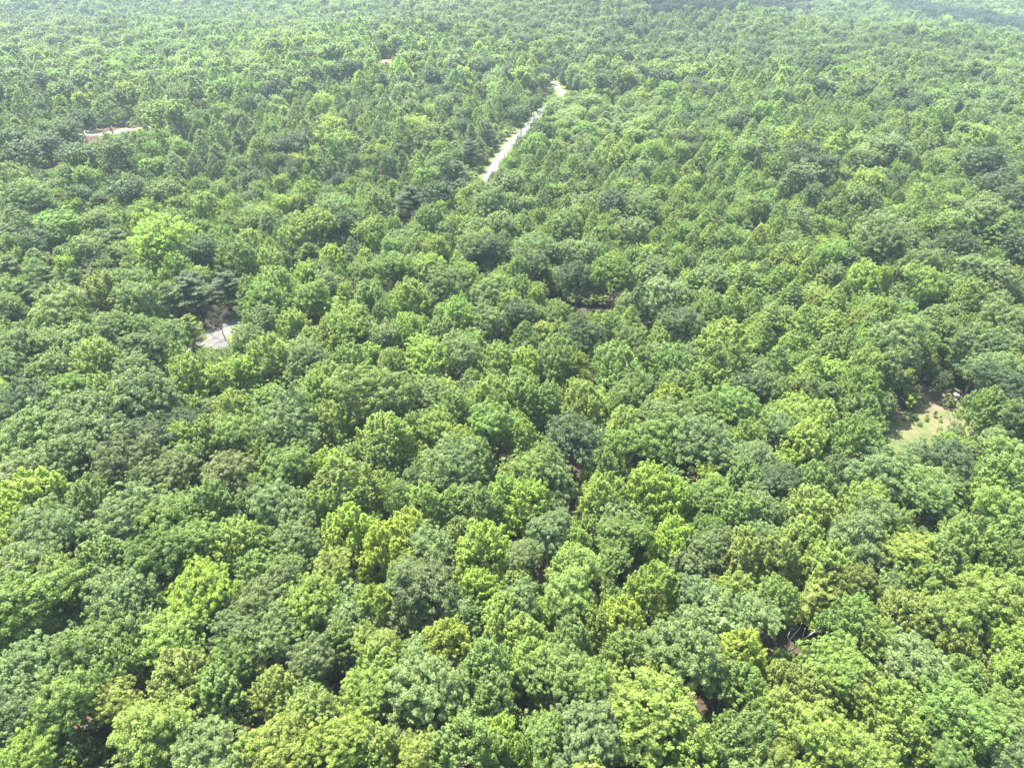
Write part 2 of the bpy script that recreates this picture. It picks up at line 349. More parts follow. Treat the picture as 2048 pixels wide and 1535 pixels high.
# ------------------------------------------------------------------ the crowns one can tell apart in the photograph: px, py, half width (px), form, colour
T = """50 1226 75 o3;175 1200 35 m2;250 1215 65 o4;205 1300 65 o3;387 1210 62 o1;487 1265 45 o4;345 1300 60 o2;365 1365 62 o2;60 1350 58 o4;40 1445 58 o4;143 1425 58 o2;238 1410 44 o2;290 1475 62 o2;400 1500 60 o4;50 1525 45 o2;490 1510 42 o2;445 1385 48 m3;465 1330 45 o3;8 1300 30 m2;305 1265 35 o4;212 1350 45 o3
545 1195 60 o4;632 1210 60 o2;738 1215 45 m1;840 1200 75 o4;957 1185 45 m1;560 1275 50 o4;632 1320 42 o4;690 1290 40 m3;762 1300 40 o2;892 1290 55 m1;1000 1240 50 o2;762 1330 45 m2;867 1385 78 o4;975 1335 55 m3;995 1395 45 m3;737 1400 50 o2;600 1420 60 o2;540 1380 42 o2;567 1490 60 o2;690 1485 60 o2;760 1490 45 m2;915 1495 75 o3;1000 1470 38 m1;830 1515 40 o2
1035 1215 45 o6;1137 1190 60 o3;1215 1205 32 o3;1305 1185 62 m1;1250 1235 45 m1;1150 1260 38 o3;1050 1265 45 m2;1215 1255 35 m2;1395 1200 48 o4;1460 1185 48 m2;1495 1230 48 o4;1370 1310 80 o6;1257 1305 42 m3;1475 1310 52 m1;1475 1375 42 m3;1062 1325 48 m2;1112 1355 60 o3;1175 1370 50 o3;1238 1375 38 p2;1087 1465 45 o3;1175 1475 70 o4;1300 1455 85 o2;1037 1490 30 m2;1390 1520 50 o2;1490 1490 65 o3;1510 1430 35 o3
1625 1200 42 p2;1562 1200 40 m3;1710 1185 45 m2;1785 1190 35 o4;1860 1175 45 m3;1700 1250 50 m3;1810 1240 52 o2;1898 1250 58 o2;1998 1220 60 o2;1760 1290 45 o2;1898 1300 45 m2;1664 1352 62 o2;1711 1380 45 o2;1625 1395 50 o2;1836 1335 58 o4;1911 1365 50 o3;2023 1360 45 o2;1773 1415 58 m2;1900 1425 60 o3;1573 1440 50 o2;1648 1490 60 o2;1798 1475 55 o2;1948 1465 58 o3;2015 1440 45 o3;2000 1518 50 o4;1886 1525 40 o3;1730 1525 50 o2;2025 1280 40 o2;1548 1510 40 o2
62 810 45 o5;137 790 40 o3;200 785 35 m2;57 885 55 o6;190 850 70 o4;300 812 65 o4;155 920 60 o4;287 895 60 o5;250 935 60 o4;90 945 45 o4;25 970 40 o4;365 890 42 m2;430 785 45 p2;370 850 38 o5;425 885 50 m2;478 880 48 o3;480 825 45 m2;88 995 60 m1;38 1050 50 m1;30 1095 40 m1;120 1080 58 o4;188 1005 48 o3;350 955 52 o4;290 975 42 m3;462 950 52 o6;250 1055 65 o4;337 1050 60 o3;425 1015 50 o3;325 1110 62 o3;225 1125 60 o3;412 1085 52 o3;480 1090 50 m2;40 1140 50 o4;390 1150 35 o1;490 1000 30 o4
580 860 68 o4;665 850 48 m2;640 790 45 o2;765 800 70 o3;860 792 40 o4;860 855 40 o2;912 830 48 m3;975 805 48 o2;985 860 50 o3;770 870 55 m2;828 855 30 m3;522 915 35 m2;575 950 58 o3;610 900 35 o4;660 955 52 m1;737 935 68 m2;875 935 62 o4;925 890 35 o2;975 915 42 o3;550 1022 52 o4;600 1020 45 o4;645 1025 42 m2;703 1005 38 o3;792 990 35 o3;850 1005 45 m2;895 1005 40 m2;950 1020 52 o3;1008 980 40 m2;695 1068 58 m1;600 1092 52 o4;525 1088 42 m2;782 1095 58 m1;857 1100 45 o4;825 1050 40 m1;957 1105 65 m1;660 1145 42 o2;565 1140 38 o3;812 1150 40 o3
1045 795 45 o3;1160 815 50 m2;1100 800 38 o3;1255 800 48 o3;1335 810 42 m1;1325 845 52 o6;1430 785 28 p6;1400 835 42 o3;1470 825 50 o3;1512 785 38 o5;1048 868 35 o2;1150 885 62 o5;1245 850 38 m2;1300 895 55 o3;1225 900 40 m3;1400 910 68 o4;1488 880 45 m2;1510 930 48 o4;1050 945 55 o3;1106 945 48 o4;1200 930 38 o3;1275 925 22 p6;1195 990 55 m2;1300 985 60 m1;1350 1010 50 m1;1410 1005 42 o3;1487 965 48 m3;1470 1030 50 m3;1060 1020 52 m1;1103 1065 48 o4;1155 1085 33 o2;1237 1080 52 o3;1340 1085 50 m1;1412 1100 42 o4;1400 1055 35 o3;1475 1105 50 m2;1522 1095 42 o6;1150 1130 48 o2;1055 1115 38 o4;1225 1130 42 o3;1515 1020 38 o4
1555 790 38 m3;1610 790 38 o3;1660 800 48 p6;1738 795 44 m3;1790 775 38 p6;1590 835 40 o2;1625 860 35 o3;1555 865 40 o4;1708 885 55 o3;1605 895 50 m2;1553 965 45 o5;1625 965 45 o3;1675 955 38 m6;1750 965 58 o4;1823 965 40 o3;1785 942 24 p2;1890 940 55 o5;1880 972 42 o4;1848 1005 55 o4;1985 895 50 p6;1938 800 36 m3;2015 800 45 o5;2030 850 38 o4;1985 970 60 m3;1940 1010 38 m2;2025 940 45 o3;1925 1050 42 p6;2000 1045 55 o3;1860 1060 40 p6;1620 1030 60 o2;1720 1020 55 m2;1700 1085 65 o6;1572 1040 30 o4;1600 1080 45 m2;1775 1070 48 m3;1830 1085 35 p6;1935 1095 60 o3;2015 1095 50 m3;1550 1120 45 o2;1675 1135 50 o2;1800 1125 55 o2;1885 1130 50 m3;2000 1130 45 o3
62 408 40 o4;38 455 38 t4;162 398 25 o5;250 395 32 o5;125 410 28 p6;200 415 35 p6;130 462 34 o3;178 508 30 o4;75 490 28 o5;195 452 28 o4;238 485 38 p6;280 446 18 m1;322 490 55 o2;308 530 30 m2;410 508 33 o5;360 535 28 m3;475 515 40 o3;500 490 30 m2;408 415 28 o2;340 392 30 o4;25 540 38 p6;75 525 35 p6;100 560 38 p6;140 530 30 p6;150 565 32 p6;190 555 32 p6;220 520 30 p6;50 590 35 p6;110 590 30 p6;255 540 28 p6;210 590 42 o2;250 580 38 o4;280 605 40 o4;338 595 42 p6;380 575 40 p5;412 590 40 p5;455 580 35 p5;362 650 26 p2;230 660 38 o4;170 660 30 m3;112 640 42 o4;115 605 35 o3;30 620 28 o4;287 665 28 o4;335 672 30 o4;38 690 45 o4;92 700 35 o4;150 700 35 o4;188 725 48 m2;282 712 45 o4;350 722 32 m3;400 730 26 m3;432 736 24 m3;462 738 20 o3;504 676 30 o4;494 606 28 p6;500 580 28 m3;25 735 40 o4;108 745 35 o4;262 750 38 o4;380 760 45 o2;437 765 35 o2;490 745 34 o2
545 455 26 t4;620 410 20 t3;670 425 28 o4;635 460 42 o2;690 450 25 o5;770 420 35 o3;722 465 32 o2;855 445 38 o3;825 400 35 p5;870 395 35 o5;925 470 32 o3;945 505 42 o4;990 505 38 o5;985 415 38 o4;1000 455 32 o4;572 492 20 t3;527 515 35 p6;620 510 35 p3;662 520 28 m1;570 530 30 o2;697 492 18 t4;782 500 25 o3;872 503 30 o2;550 570 42 m2;612 550 28 o2;667 570 28 o4;637 545 22 o5;700 530 28 p6;787 540 35 o3;737 560 38 o3;820 535 30 p6;742 600 42 m3;820 600 45 o2;895 580 45 o6;945 558 24 o2;970 595 38 o4;537 605 40 o3;632 600 38 o2;600 583 25 p2;595 655 38 m2;527 645 35 o4;692 665 52 o2;812 670 42 m2;757 680 32 o4;920 640 42 o2;980 645 38 o4;550 720 52 o2;617 725 45 o4;700 730 42 o3;782 735 40 m2;845 730 50 o2;925 715 42 o4;992 725 42 m2;660 760 40 o2
1085 405 25 t4;1128 420 26 t3;1172 418 18 t3;1222 415 34 o5;1287 425 40 o4;1365 410 32 m3;1268 465 32 o4;1125 460 35 o3;1185 450 22 t3;1210 478 30 o3;1050 450 32 t3;1070 505 40 o4;1068 530 40 o6;1130 510 30 o4;1160 515 35 o4;1155 560 40 o5;1228 560 45 o3;1038 545 32 o3;1044 575 28 o3;1040 635 35 o5;1110 650 34 p3;1165 680 40 o5;1050 675 30 t3;1262 640 25 t2;1338 500 24 t3;1312 478 20 t3;1356 540 20 t3;1292 525 24 t3;1344 452 22 t2;1412 453 26 t3;1437 417 22 t3;1420 478 24 t2;1385 480 22 t3;1487 465 28 p6;1512 420 28 o3;1450 480 24 t3;1512 485 28 t2;1495 510 26 t3;1382 512 22 t3;1418 535 30 o3;1455 525 24 t2;1310 548 32 o4;1425 565 38 o4;1382 580 30 t3;1487 560 38 t3;1528 550 25 t3;1320 600 50 o4;1280 605 35 t4;1370 655 42 o5;1462 610 32 t2;1425 625 38 o3;1505 610 28 t3;1265 690 38 o3;1320 685 28 m2;1455 690 55 m2;1450 730 50 m3;1522 675 28 t3;1105 720 48 m3;1048 735 42 m1;1143 725 30 m2;1235 735 52 o3;1345 735 45 o3;1512 740 30 o4
1556 433 26 t3;1600 440 28 t4;1676 420 26 t3;1711 438 22 t3;1753 420 20 t3;1631 403 28 o5;1716 405 32 o4;1828 400 28 t2;1848 428 25 t3;1823 440 28 o3;1843 465 24 m2;1761 478 48 o4;1773 505 45 o4;1900 460 34 o6;1961 445 45 o6;2023 408 38 o5;2011 470 40 t3;1923 508 38 o5;1873 520 28 p6;1936 553 40 o4;1998 563 35 o4;2035 508 30 o5;1836 545 38 o4;1723 560 36 o2;1768 553 18 m1;1648 523 30 o3;1598 523 25 t2;1661 553 25 o4;1611 545 25 t2;1561 520 28 t2;1551 570 30 t2;1586 595 28 t3;1636 578 25 p2;1551 645 34 t2;1673 608 32 t2;1611 645 32 t2;1661 655 30 t2;1648 705 36 t3;1573 695 30 t2;1551 730 35 t3;1698 695 32 t3;1618 748 35 t2;1736 658 30 t3;1748 595 30 p6;1786 620 30 p6;1798 695 46 o4;1861 583 40 o3;1936 600 40 o2;1861 655 38 t3;1911 695 45 m3;1998 655 42 o4;1981 705 42 o5;2023 705 35 o4;1748 745 40 m2;1873 735 42 o4;1811 748 32 o4;2030 745 35 o3;1998 610 35 p6"""
# further off: crowns that still stand out
T2 = """1085 278 30 o5;1062 290 22 o5;935 345 28 p5;915 380 26 p5;952 300 24 p5;985 262 22 p5;1015 235 24 o5;1040 215 20 o5;880 335 26 o4;860 365 26 o3;1092 150 16 o5;1042 90 18 o5;1145 145 14 o2;1120 128 14 o4;330 235 34 o3;298 228 18 m2;207 215 24 t3;195 195 18 t3;140 320 30 o5;95 300 30 o5;60 290 34 o5;120 270 28 o5;165 250 26 o5;30 320 30 o5;25 365 40 o3;70 395 30 o3;130 350 26 o3;160 330 26 o2;180 365 24 o3;250 330 22 p5;520 300 28 o3;475 240 14 o5;440 265 16 t3;665 270 30 o2;500 210 16 o5;590 235 18 t4;570 300 26 o5;1205 170 20 o5;1240 120 22 o5;1335 165 24 o5;1370 290 26 o5;1480 250 26 o5;1410 195 22 o5;1590 310 28 o5;1640 350 36 o5;1600 365 34 o4;1560 330 26 t3;1640 275 30 t2;1700 330 26 t3;1780 310 34 o4;1735 370 30 o2;1870 250 40 o3;1960 330 34 o5;1990 380 34 o5;1930 280 28 o6;1540 330 16 m1;1500 370 22 t2;1470 330 20 t2;1250 385 26 o3;1210 350 22 t3;1330 350 24 t3;1100 330 22 t3;1160 300 18 t3;1150 340 28 o3;1060 350 24 t3;1030 370 26 o6;1140 385 26 t3;776 100 18 o5;860 160 20 o5;915 165 22 o5;765 165 14 o5;805 168 16 o5;850 200 18 o5;890 215 22 o4"""
def parse(s):
    out = []
    for ln in s.replace("\n", ";").split(";"):
        if ln.strip():
            a = ln.split(); out.append((float(a[0]), float(a[1]), float(a[2]), a[3][0], int(a[3][1])))
    return out
rows = parse(T) + parse(T2)

# ------------------------------------------------------------------ places that stay open: roads, clearing, wire corridor, yard
def G(px, py): p, _ = at(px, py); return (p.x, p.y)
road_pts = [(-190, 95), (-140, 118), (-104, 137), (-84, 149)] + [G(405, 688), G(440, 664)] + [(-57, 184), (-40, 218), (-24, 254)] + [G(968, 362), G(985, 338), G(1020, 288), G(1048, 262), G(1090, 215), G(1122, 190), G(1112, 172)] + [(20, 508), (-2, 536), (-40, 566), (-110, 610)]
branch_pts = [G(425, 682), G(446, 698), G(462, 716)]
left_pts = [(-320, 352), (-260, 360), (-222, 362), G(215, 268), G(245, 261), G(275, 257), (-165, 385), (-120, 400), (-60, 398)]
def smooth(pts, step=3.0):
    P = np.array(pts, float); out = []
    for i in range(len(P) - 1):
        p0, p1, p2, p3 = P[max(i - 1, 0)], P[i], P[i + 1], P[min(i + 2, len(P) - 1)]
        n = max(2, int(np.linalg.norm(p2 - p1) / step))
        for k in range(n):
            t = k / n
            out.append(.5 * ((2 * p1) + (-p0 + p2) * t + (2 * p0 - 5 * p1 + 4 * p2 - p3) * t * t + (-p0 + 3 * p1 - 3 * p2 + p3) * t ** 3))
    out.append(P[-1]); return np.array(out)
road_c, branch_c, left_c = smooth(road_pts), smooth(branch_pts), smooth(left_pts)
corridor = smooth([(-184, 215), (-188, 284), (-192, 318), (-200, 372)])
clear_px = [(1748, 858), (1775, 838), (1815, 820), (1838, 802), (1850, 785), (1880, 775), (1925, 780), (1935, 800), (1990, 838), (2000, 856), (1960, 880), (1880, 905), (1812, 935), (1775, 935), (1755, 900)]
clear_w = np.array([G(*p) for p in clear_px])
house_p, _ = at(776, 124, 4.2)
def in_poly(x, y, poly):
    c = False; j = len(poly) - 1
    for i in range(len(poly)):
        if (poly[i][1] > y) != (poly[j][1] > y) and x < (poly[j][0] - poly[i][0]) * (y - poly[i][1]) / (poly[j][1] - poly[i][1]) + poly[i][0]: c = not c
        j = i
    return c
def dist_line(x, y, line): return np.sqrt(((line - np.array([x, y])) ** 2).sum(1).min())
def open_ground(x, y, pad=0.0):
    if y < 720 and dist_line(x, y, road_c) < 4.6 + pad: return True
    if y < 170 and dist_line(x, y, branch_c) < 3.4 + pad: return True
    if x < -40 and dist_line(x, y, left_c) < 4.2 + pad: return True
    if x < -150 and y < 380 and dist_line(x, y, corridor) < 4.5 + pad: return True
    if abs(x - 88) < 60 and 105 < y < 190 and in_poly(x, y, clear_w): return True
    if abs(x - house_p.x) < 8 + pad and abs(y - house_p.y) < 7 + pad: return True
    return False
# sight lines the photograph leaves open: px, py, height of what is seen, half width in px, nearest thing that may be thinned
SEE = [(p[0], p[1], 0, p[2]) for p in [(968, 360, 9), (985, 338, 10), (1003, 312, 10), (1020, 288, 10), (1040, 268, 10), (1052, 255, 9), (1118, 184, 9), (1122, 192, 8), (1110, 174, 7), 
    (228, 267, 10), (245, 263, 12), (262, 259, 10), (400, 686, 12), (418, 684, 16), (440, 662, 18), (460, 650, 12), (450, 688, 12), (428, 690, 12), (385, 692, 8),
    (108, 338, 9), (125, 325, 9),
    (1595, 1285, 34), (1570, 1305, 28), (1622, 1275, 26), (1600, 1262, 20), (1418, 1405, 20), (1440, 1420, 16), (600, 1360, 15), (672, 1400, 13), (1002, 928, 10), (1143, 1035, 6), (720, 886, 5), (828, 905, 7), (758, 1012, 8), (893, 1045, 5), (797, 955, 5),
    (1100, 600, 9), (1180, 622, 22), (1150, 945, 8), (495, 1425, 6), (1920, 1015, 9)]] + \
    [(x, y, 0, 10) for x, y in [(1770, 870), (1800, 850), (1830, 845), (1860, 850), (1890, 860), (1850, 825), (1870, 805), (1900, 795), (1785, 900), (1795, 915), (1920, 850), (1880, 835), (1840, 870), (1810, 880), (1770, 885), (1925, 790), (1905, 800), (1850, 795)]] + \
    [(776, 121, 4.5, 8), (772, 124, 3.5, 6), (102, 325, 8.5, 8), (166, 283, 8.5, 8), (195, 290, 4, 5)]
SEEW = []
for (px, py, h, hw) in SEE:
    p, dist = at(px, py, h); SEEW.append((px, py, hw, p.x, p.y, p.z))
SEEA = np.array(SEEW); N_MUST = len(SEEW)
def limit_height(x, y, r, height):
    """greatest height at (x, y) that leaves every open sight line open"""
    d = math.hypot(x, y); z0 = float(H(x, y))
    dt = np.hypot(SEEA[:, 3], SEEA[:, 4])
    u, v = proj(x, y, z0 + height * .6)
    k = FPX * r / math.hypot(d, CAM_Z)
    m = (np.abs(SEEA[:, 0] - u) < SEEA[:, 2] + k * .8) & (d < dt - 1.0) & (d > 5)
    if m.any():
        zall = (CAM_Z + (SEEA[m, 5] - CAM_Z) * (d / dt[m])).min() - z0 - .4
        # a sight line only matters when it is above the ground here
        height = min(height, zall)
    return height

# ------------------------------------------------------------------ the ground
def grid_mesh(name, xs, ys, mat, dz=0.0):
    X, Y = np.meshgrid(xs, ys); Z = H(X, Y) + dz
    v = np.column_stack([X.ravel(), Y.ravel(), Z.ravel()]); nx = len(xs); ny = len(ys)
    i = np.arange(nx - 1)[None, :] + nx * np.arange(ny - 1)[:, None]; i = i.ravel()
    return mesh_np(name, v, np.column_stack([i, i + 1, i + nx + 1, i + nx]), [mat], smooth=True)
xs = np.r_[np.arange(-2400, -420, 30), np.arange(-420, 421, 4), np.arange(450, 2401, 30)]
ys = np.r_[np.arange(-400, -40, 30), np.arange(-40, 620, 4), np.arange(620, 2900, 20)]
tag(link("ground", grid_mesh("ground", xs, ys, M_GROUND)), kind="structure")
def strip(name, line, w0, w1, mat, dz):
    """sheet along a line between offsets w0 (left) and w1 (right)"""
    d = unit(np.gradient(line, axis=0)); nrm = np.column_stack([d[:, 1], -d[:, 0]])
    k = max(2, int(abs(w1 - w0) / 1.5) + 1); offs = np.linspace(w0, w1, k)
    jag = np.random.default_rng(len(line)).normal(0, .35 if dz < .045 else .06, (len(line), 2))
    P = []
    for j, o in enumerate(offs):
        e = jag[:, 0:1] if j == 0 else (jag[:, 1:2] if j == k - 1 else 0)
        P.append(line + nrm * (o + e))
    P = np.stack(P, 1); n = len(line)
    v = np.column_stack([P.reshape(-1, 2), H(P[..., 0], P[..., 1]).ravel() + dz])
    i = (np.arange(k - 1)[None, :] + k * np.arange(n - 1)[:, None]).ravel()
    f = np.column_stack([i, i + k, i + k + 1, i + 1])[:, ::-1]
    return tag(link(name, mesh_np(name, v, f, [mat], smooth=True)), kind="structure")
strip("road_verge", road_c, -6.2, 5.2, M_VERGE, .03)
strip("road_shoulder", road_c, -6.8, -4.6, M_DIRT, .04)
strip("road", road_c[road_c[:, 1] < 225], -3.1, 3.1, M_ROAD, .08)
strip("road", road_c[road_c[:, 1] > 222], -2.1, 2.1, M_ROAD, .08)
strip("road_marking", road_c, -.07, .07, M_PAINT, .085)
strip("side_road_verge", branch_c, -3.6, 3.6, M_VERGE, .022)
strip("side_road", branch_c, -2.9, 2.9, M_ROAD, .055)
strip("dirt_road_verge", left_c, -4.8, 4.8, M_VERGE, .03)
strip("dirt_road", left_c, -3.1, 3.1, M_SAND, .055)
strip("corridor_ground", corridor, -4.2, 4.2, M_GROUND, .03)
def sheet(name, poly, mat, dz, seed=1, grow=1.0):
    g = np.random.default_rng(seed); c = np.mean(poly, axis=0); P = []
    n = len(poly)
    for i in range(n):
        a, b = poly[i], poly[(i + 1) % n]
        for t in np.linspace(0, 1, 5)[:-1]: P.append(c + (a + (b - a) * t - c) * (grow + g.normal(0, .03)))
    P = np.array(P); rings = [P, c + (P - c) * .75, c + (P - c) * .5, c + (P - c) * .25]
    v = np.concatenate(rings + [c[None]]); m = len(P); F4 = []; F3 = []
    for k in range(3):
        for i in range(m): j = (i + 1) % m; F4.append((k * m + i, k * m + j, (k + 1) * m + j, (k + 1) * m + i))
    for i in range(m): F3.append((3 * m + i, 3 * m + (i + 1) % m, 4 * m))
    V = np.column_stack([v, H(v[:, 0], v[:, 1]) + dz])
    return tag(link(name, mesh_np(name, V, [np.array(F4), np.array(F3)], [mat])), kind="structure")
sheet("clearing_grass", clear_w, M_GRASS, .03, 1, 1.04)
dirt_px = [(1832, 806), (1845, 786), (1872, 772), (1930, 778), (1940, 800), (1905, 818), (1868, 822)]
sheet("clearing_dirt", np.array([G(*p) for p in dirt_px]), M_DIRT, .06, 2)
#sheet("clearing_track", np.array([G(*p) for p in [(1755, 880), (1785, 872), (1812, 900), (1800, 935), (1770, 935)]]), M_DIRT, .05, 3)

# ------------------------------------------------------------------ the 300 or so largest trees, one object each (> trunk, crown)
FORM = {'o': "round-crowned broadleaf tree", 'm': "spiky-topped broadleaf tree", 't': "pointed egg-shaped tree", 'p': "layered pine tree", 'w': "feathery young pine tree"}
NAME = {'o': 'broadleaf_tree', 'm': 'broadleaf_tree', 't': 'conical_tree', 'p': 'pine_tree', 'w': 'pine_tree'}
CAT = {'broadleaf_tree': 'broadleaf tree', 'conical_tree': 'conical tree', 'pine_tree': 'pine tree'}
GROUP = {'broadleaf_tree': 'broadleaf trees of the forest canopy', 'conical_tree': 'pointed young trees on the right slope', 'pine_tree': 'pines among the broadleaf trees'}
LAND = [(1592, 1285, 110, "the bare fallen limbs"), (1850, 850, 150, "the grassy clearing"), (430, 670, 110, "the grey road patch"), (985, 320, 110, "the winding road"),
        (110, 330, 100, "the power lines"), (245, 262, 70, "the sandy track")]
MAXN = {'broadleaf_tree': 300, 'conical_tree': 120, 'pine_tree': 120}
placed = []            # x, y, r of every tall tree
info = []
TOPZ = {'o': 14.3, 'm': 15.3, 't': 16.0, 'p': 15.2, 'w': 15.0}; CH = {'o': 7.8, 'm': 9.6, 't': 11.4, 'p': 10.0, 'w': 10.0}; VERT = {'o': .95, 'm': 1.1, 't': 1.25, 'p': 1.05, 'w': 1.05}
def solve(px, py, rp, kd, col):
    _, dist = at(px, py, 11)
    for _k in range(4):
        r = rp * dist / FPX * 1.02
        Ht = {'o': 9.5, 'm': 10.0, 't': 10.5, 'p': 9.0, 'w': 8.5}[kd] + {'o': 1.2, 'm': 1.2, 't': 1.2, 'p': .6, 'w': .8}[kd] * r
        p, dist = at(px, py, Ht - CH[kd] * crown_z(kd, r, Ht) / 2)
    return p, dist, r, Ht
def crown_z(kd, r, Ht): return min(r / RN, .66 * Ht / CH[kd])
def sunblock(x, y, z, r, wx, wy):
    """does a crown centred there shade the ground point"""
    v = np.array([x - wx, y - wy, z - float(H(wx, wy))]); t = float(v @ np.array(to_sun))
    return r - np.linalg.norm(v - t * np.array(to_sun)) if t > 0 else -1
LIT = [G(*q) for q in [(1800, 860), (1825, 840), (1850, 850), (1880, 850), (1905, 860), (1850, 825), (1880, 835), (1795, 915), (1840, 870), (1870, 812), (1925, 835), (1860, 880), (1912, 795),
    (400, 688), (418, 688), (440, 665), (455, 655), (450, 686), (430, 690), (968, 360), (985, 338), (1003, 314), (1020, 288), (1040, 268), (1118, 184), (228, 267), (245, 263), (262, 260), (1605, 1292), (1590, 1300)]] + [tuple(q) for q in road_c if 280 < q[1] < 372]
roads_all = np.concatenate([road_c[road_c[:, 1] < 720], branch_c, left_c, corridor])
def settle(x, y, r, Ht, kd):
    cz = crown_z(kd, r, Ht)
    for _ in range(14):
        mv = np.zeros(2); zc = float(H(x, y)) + Ht - CH[kd] * cz / 2
        for (wx, wy) in LIT:
            d = max(sunblock(x, y, zc, r * 1.0, wx, wy), sunblock(x, y, zc + .25 * r, r * .9, wx, wy)) if abs(x - wx) + abs(y - wy) < 40 else -1
            if d > 0:
                off = np.array([x, y]) - (np.array([wx, wy]) + np.array(to_sun)[:2] / to_sun.z * (zc - float(H(wx, wy))))
                mv += off / max(np.linalg.norm(off), .2) * (d * .5 + .15)
        if open_ground(x, y, .3):
            if abs(x - 88) < 60 and 105 < y < 190: c = clear_w.mean(0)
            else: c = roads_all[((roads_all - np.array([x, y])) ** 2).sum(1).argmin()]
            off = np.array([x, y]) - c; mv += off / max(np.linalg.norm(off), .2) * .8
        if not mv.any(): break
        L_ = np.linalg.norm(mv); mv *= min(1, 1.6 / max(L_, 1e-6)); x += mv[0]; y += mv[1]
    return x, y
for (px, py, rp, kd, col) in rows:
    if kd == 'p' and col in (6, 3): kd = 'w'
    if kd == 'o' and col in (2, 3, 1) and (px * 7 + py * 3) % 10 < 3.2: kd = 'm'
    for _ in range(4):
        p, dist, r, Ht = solve(px, py, rp, kd, col)
        for k in range(N_MUST):
            sx, sy, hw, wx, wy, wz = SEEW[k]
            a, b = rp * 1.16 + hw * .7, rp * 1.16 * VERT[kd] + hw * .7
            q = math.hypot((px - sx) / a, (py - sy) / b)
            if q < 1 and dist < math.dist((wx, wy, wz), (0, 0, CAM_Z)):
                e = (1 - q) / max(q, .15); px += (px - sx) * e * .75; py += max((py - sy) * e, 0) * .9
    p, dist, r, Ht = solve(px, py, rp, kd, col)
    nx_, ny_ = settle(p.x, p.y, r, Ht, kd)
    if math.hypot(nx_ - p.x, ny_ - p.y) > 12: print('moved far', px, py, rp, kd); nx_, ny_ = p.x, p.y; continue
    if (nx_, ny_) != (p.x, p.y): px, py = proj(nx_, ny_, float(H(nx_, ny_)) + Ht - CH[kd] * crown_z(kd, r, Ht) / 2)
    info.append([px, py, rp, kd, col, nx_, ny_, r, Ht])
size_rank = {}
for nm in MAXN:
    idx = [i for i, q in enumerate(info) if NAME[q[3]] == nm and abs(q[0] - 1024) < 1040 and q[1] < 1535]
    idx.sort(key=lambda i: -info[i][2]); size_rank[nm] = set(idx[:MAXN[nm]])
stuff_pts = {'tree': [], 'under': []}
g = np.random.default_rng(11)
labels_used = set()
for i, (px, py, rp, kd, col, x, y, r, Ht) in enumerate(info):
    placed.append((x, y, r))
    rz, sxy, sz = g.uniform(0, 6.28), r / RN, Ht / TOPZ[kd]

    tn = tint_of(col, g); nm = NAME[kd]
    if i not in size_rank[nm]:
        stuff_pts['tree'].append((x, y, float(H(x, y)), rz, sxy, sz, kd, tn)); continue
    cm, tm = NEAR[kd][g.integers(len(NEAR[kd]))]
    root = bpy.data.objects.new(nm, None); C.objects.link(root)
    root.empty_display_size = .5
    root.location = (x, y, float(H(x, y))); root.rotation_euler = (g.normal(0, .035), g.normal(0, .035), rz); asp = g.uniform(.84, 1.16); root.scale = (sxy * asp, sxy / asp, sxy)
    tr = link("trunk", tm, root); tr.scale = (1, 1, sz / sxy)
    cr = link("crown", cm, root); kz = crown_z(kd, r, Ht) / sxy; cr.scale = (1, 1, kz); cr.location = (0, 0, Ht / sxy - TOPZ[kd] * kz); cr["tint"] = [float(v) for v in tn]
    near = [(math.hypot(px - lx, py - ly), lx, ly, nmx) for lx, ly, rad, nmx in LAND if math.hypot(px - lx, py - ly) < rad]
    rel = ""
    if near:
        _, lx, ly, nmx = min(near)
        dx, dy = px - lx, py - ly
        rel = (" left of " if dx < 0 else " right of ") + nmx if abs(dx) > abs(dy) else (" above " if dy < 0 else " below ") + nmx
    size = "broad " if rp * 1.0 > 58 else ("small " if rp < 30 else "")
    lab = "%s%s %s%s, %d%% across, %d%% down" % (size, CNAME[col], FORM[kd], rel, round(px / 20.48), round(py / 15.35))
    assert lab not in labels_used, lab
    labels_used.add(lab)
    tag(root, lab, CAT[nm], GROUP[nm])

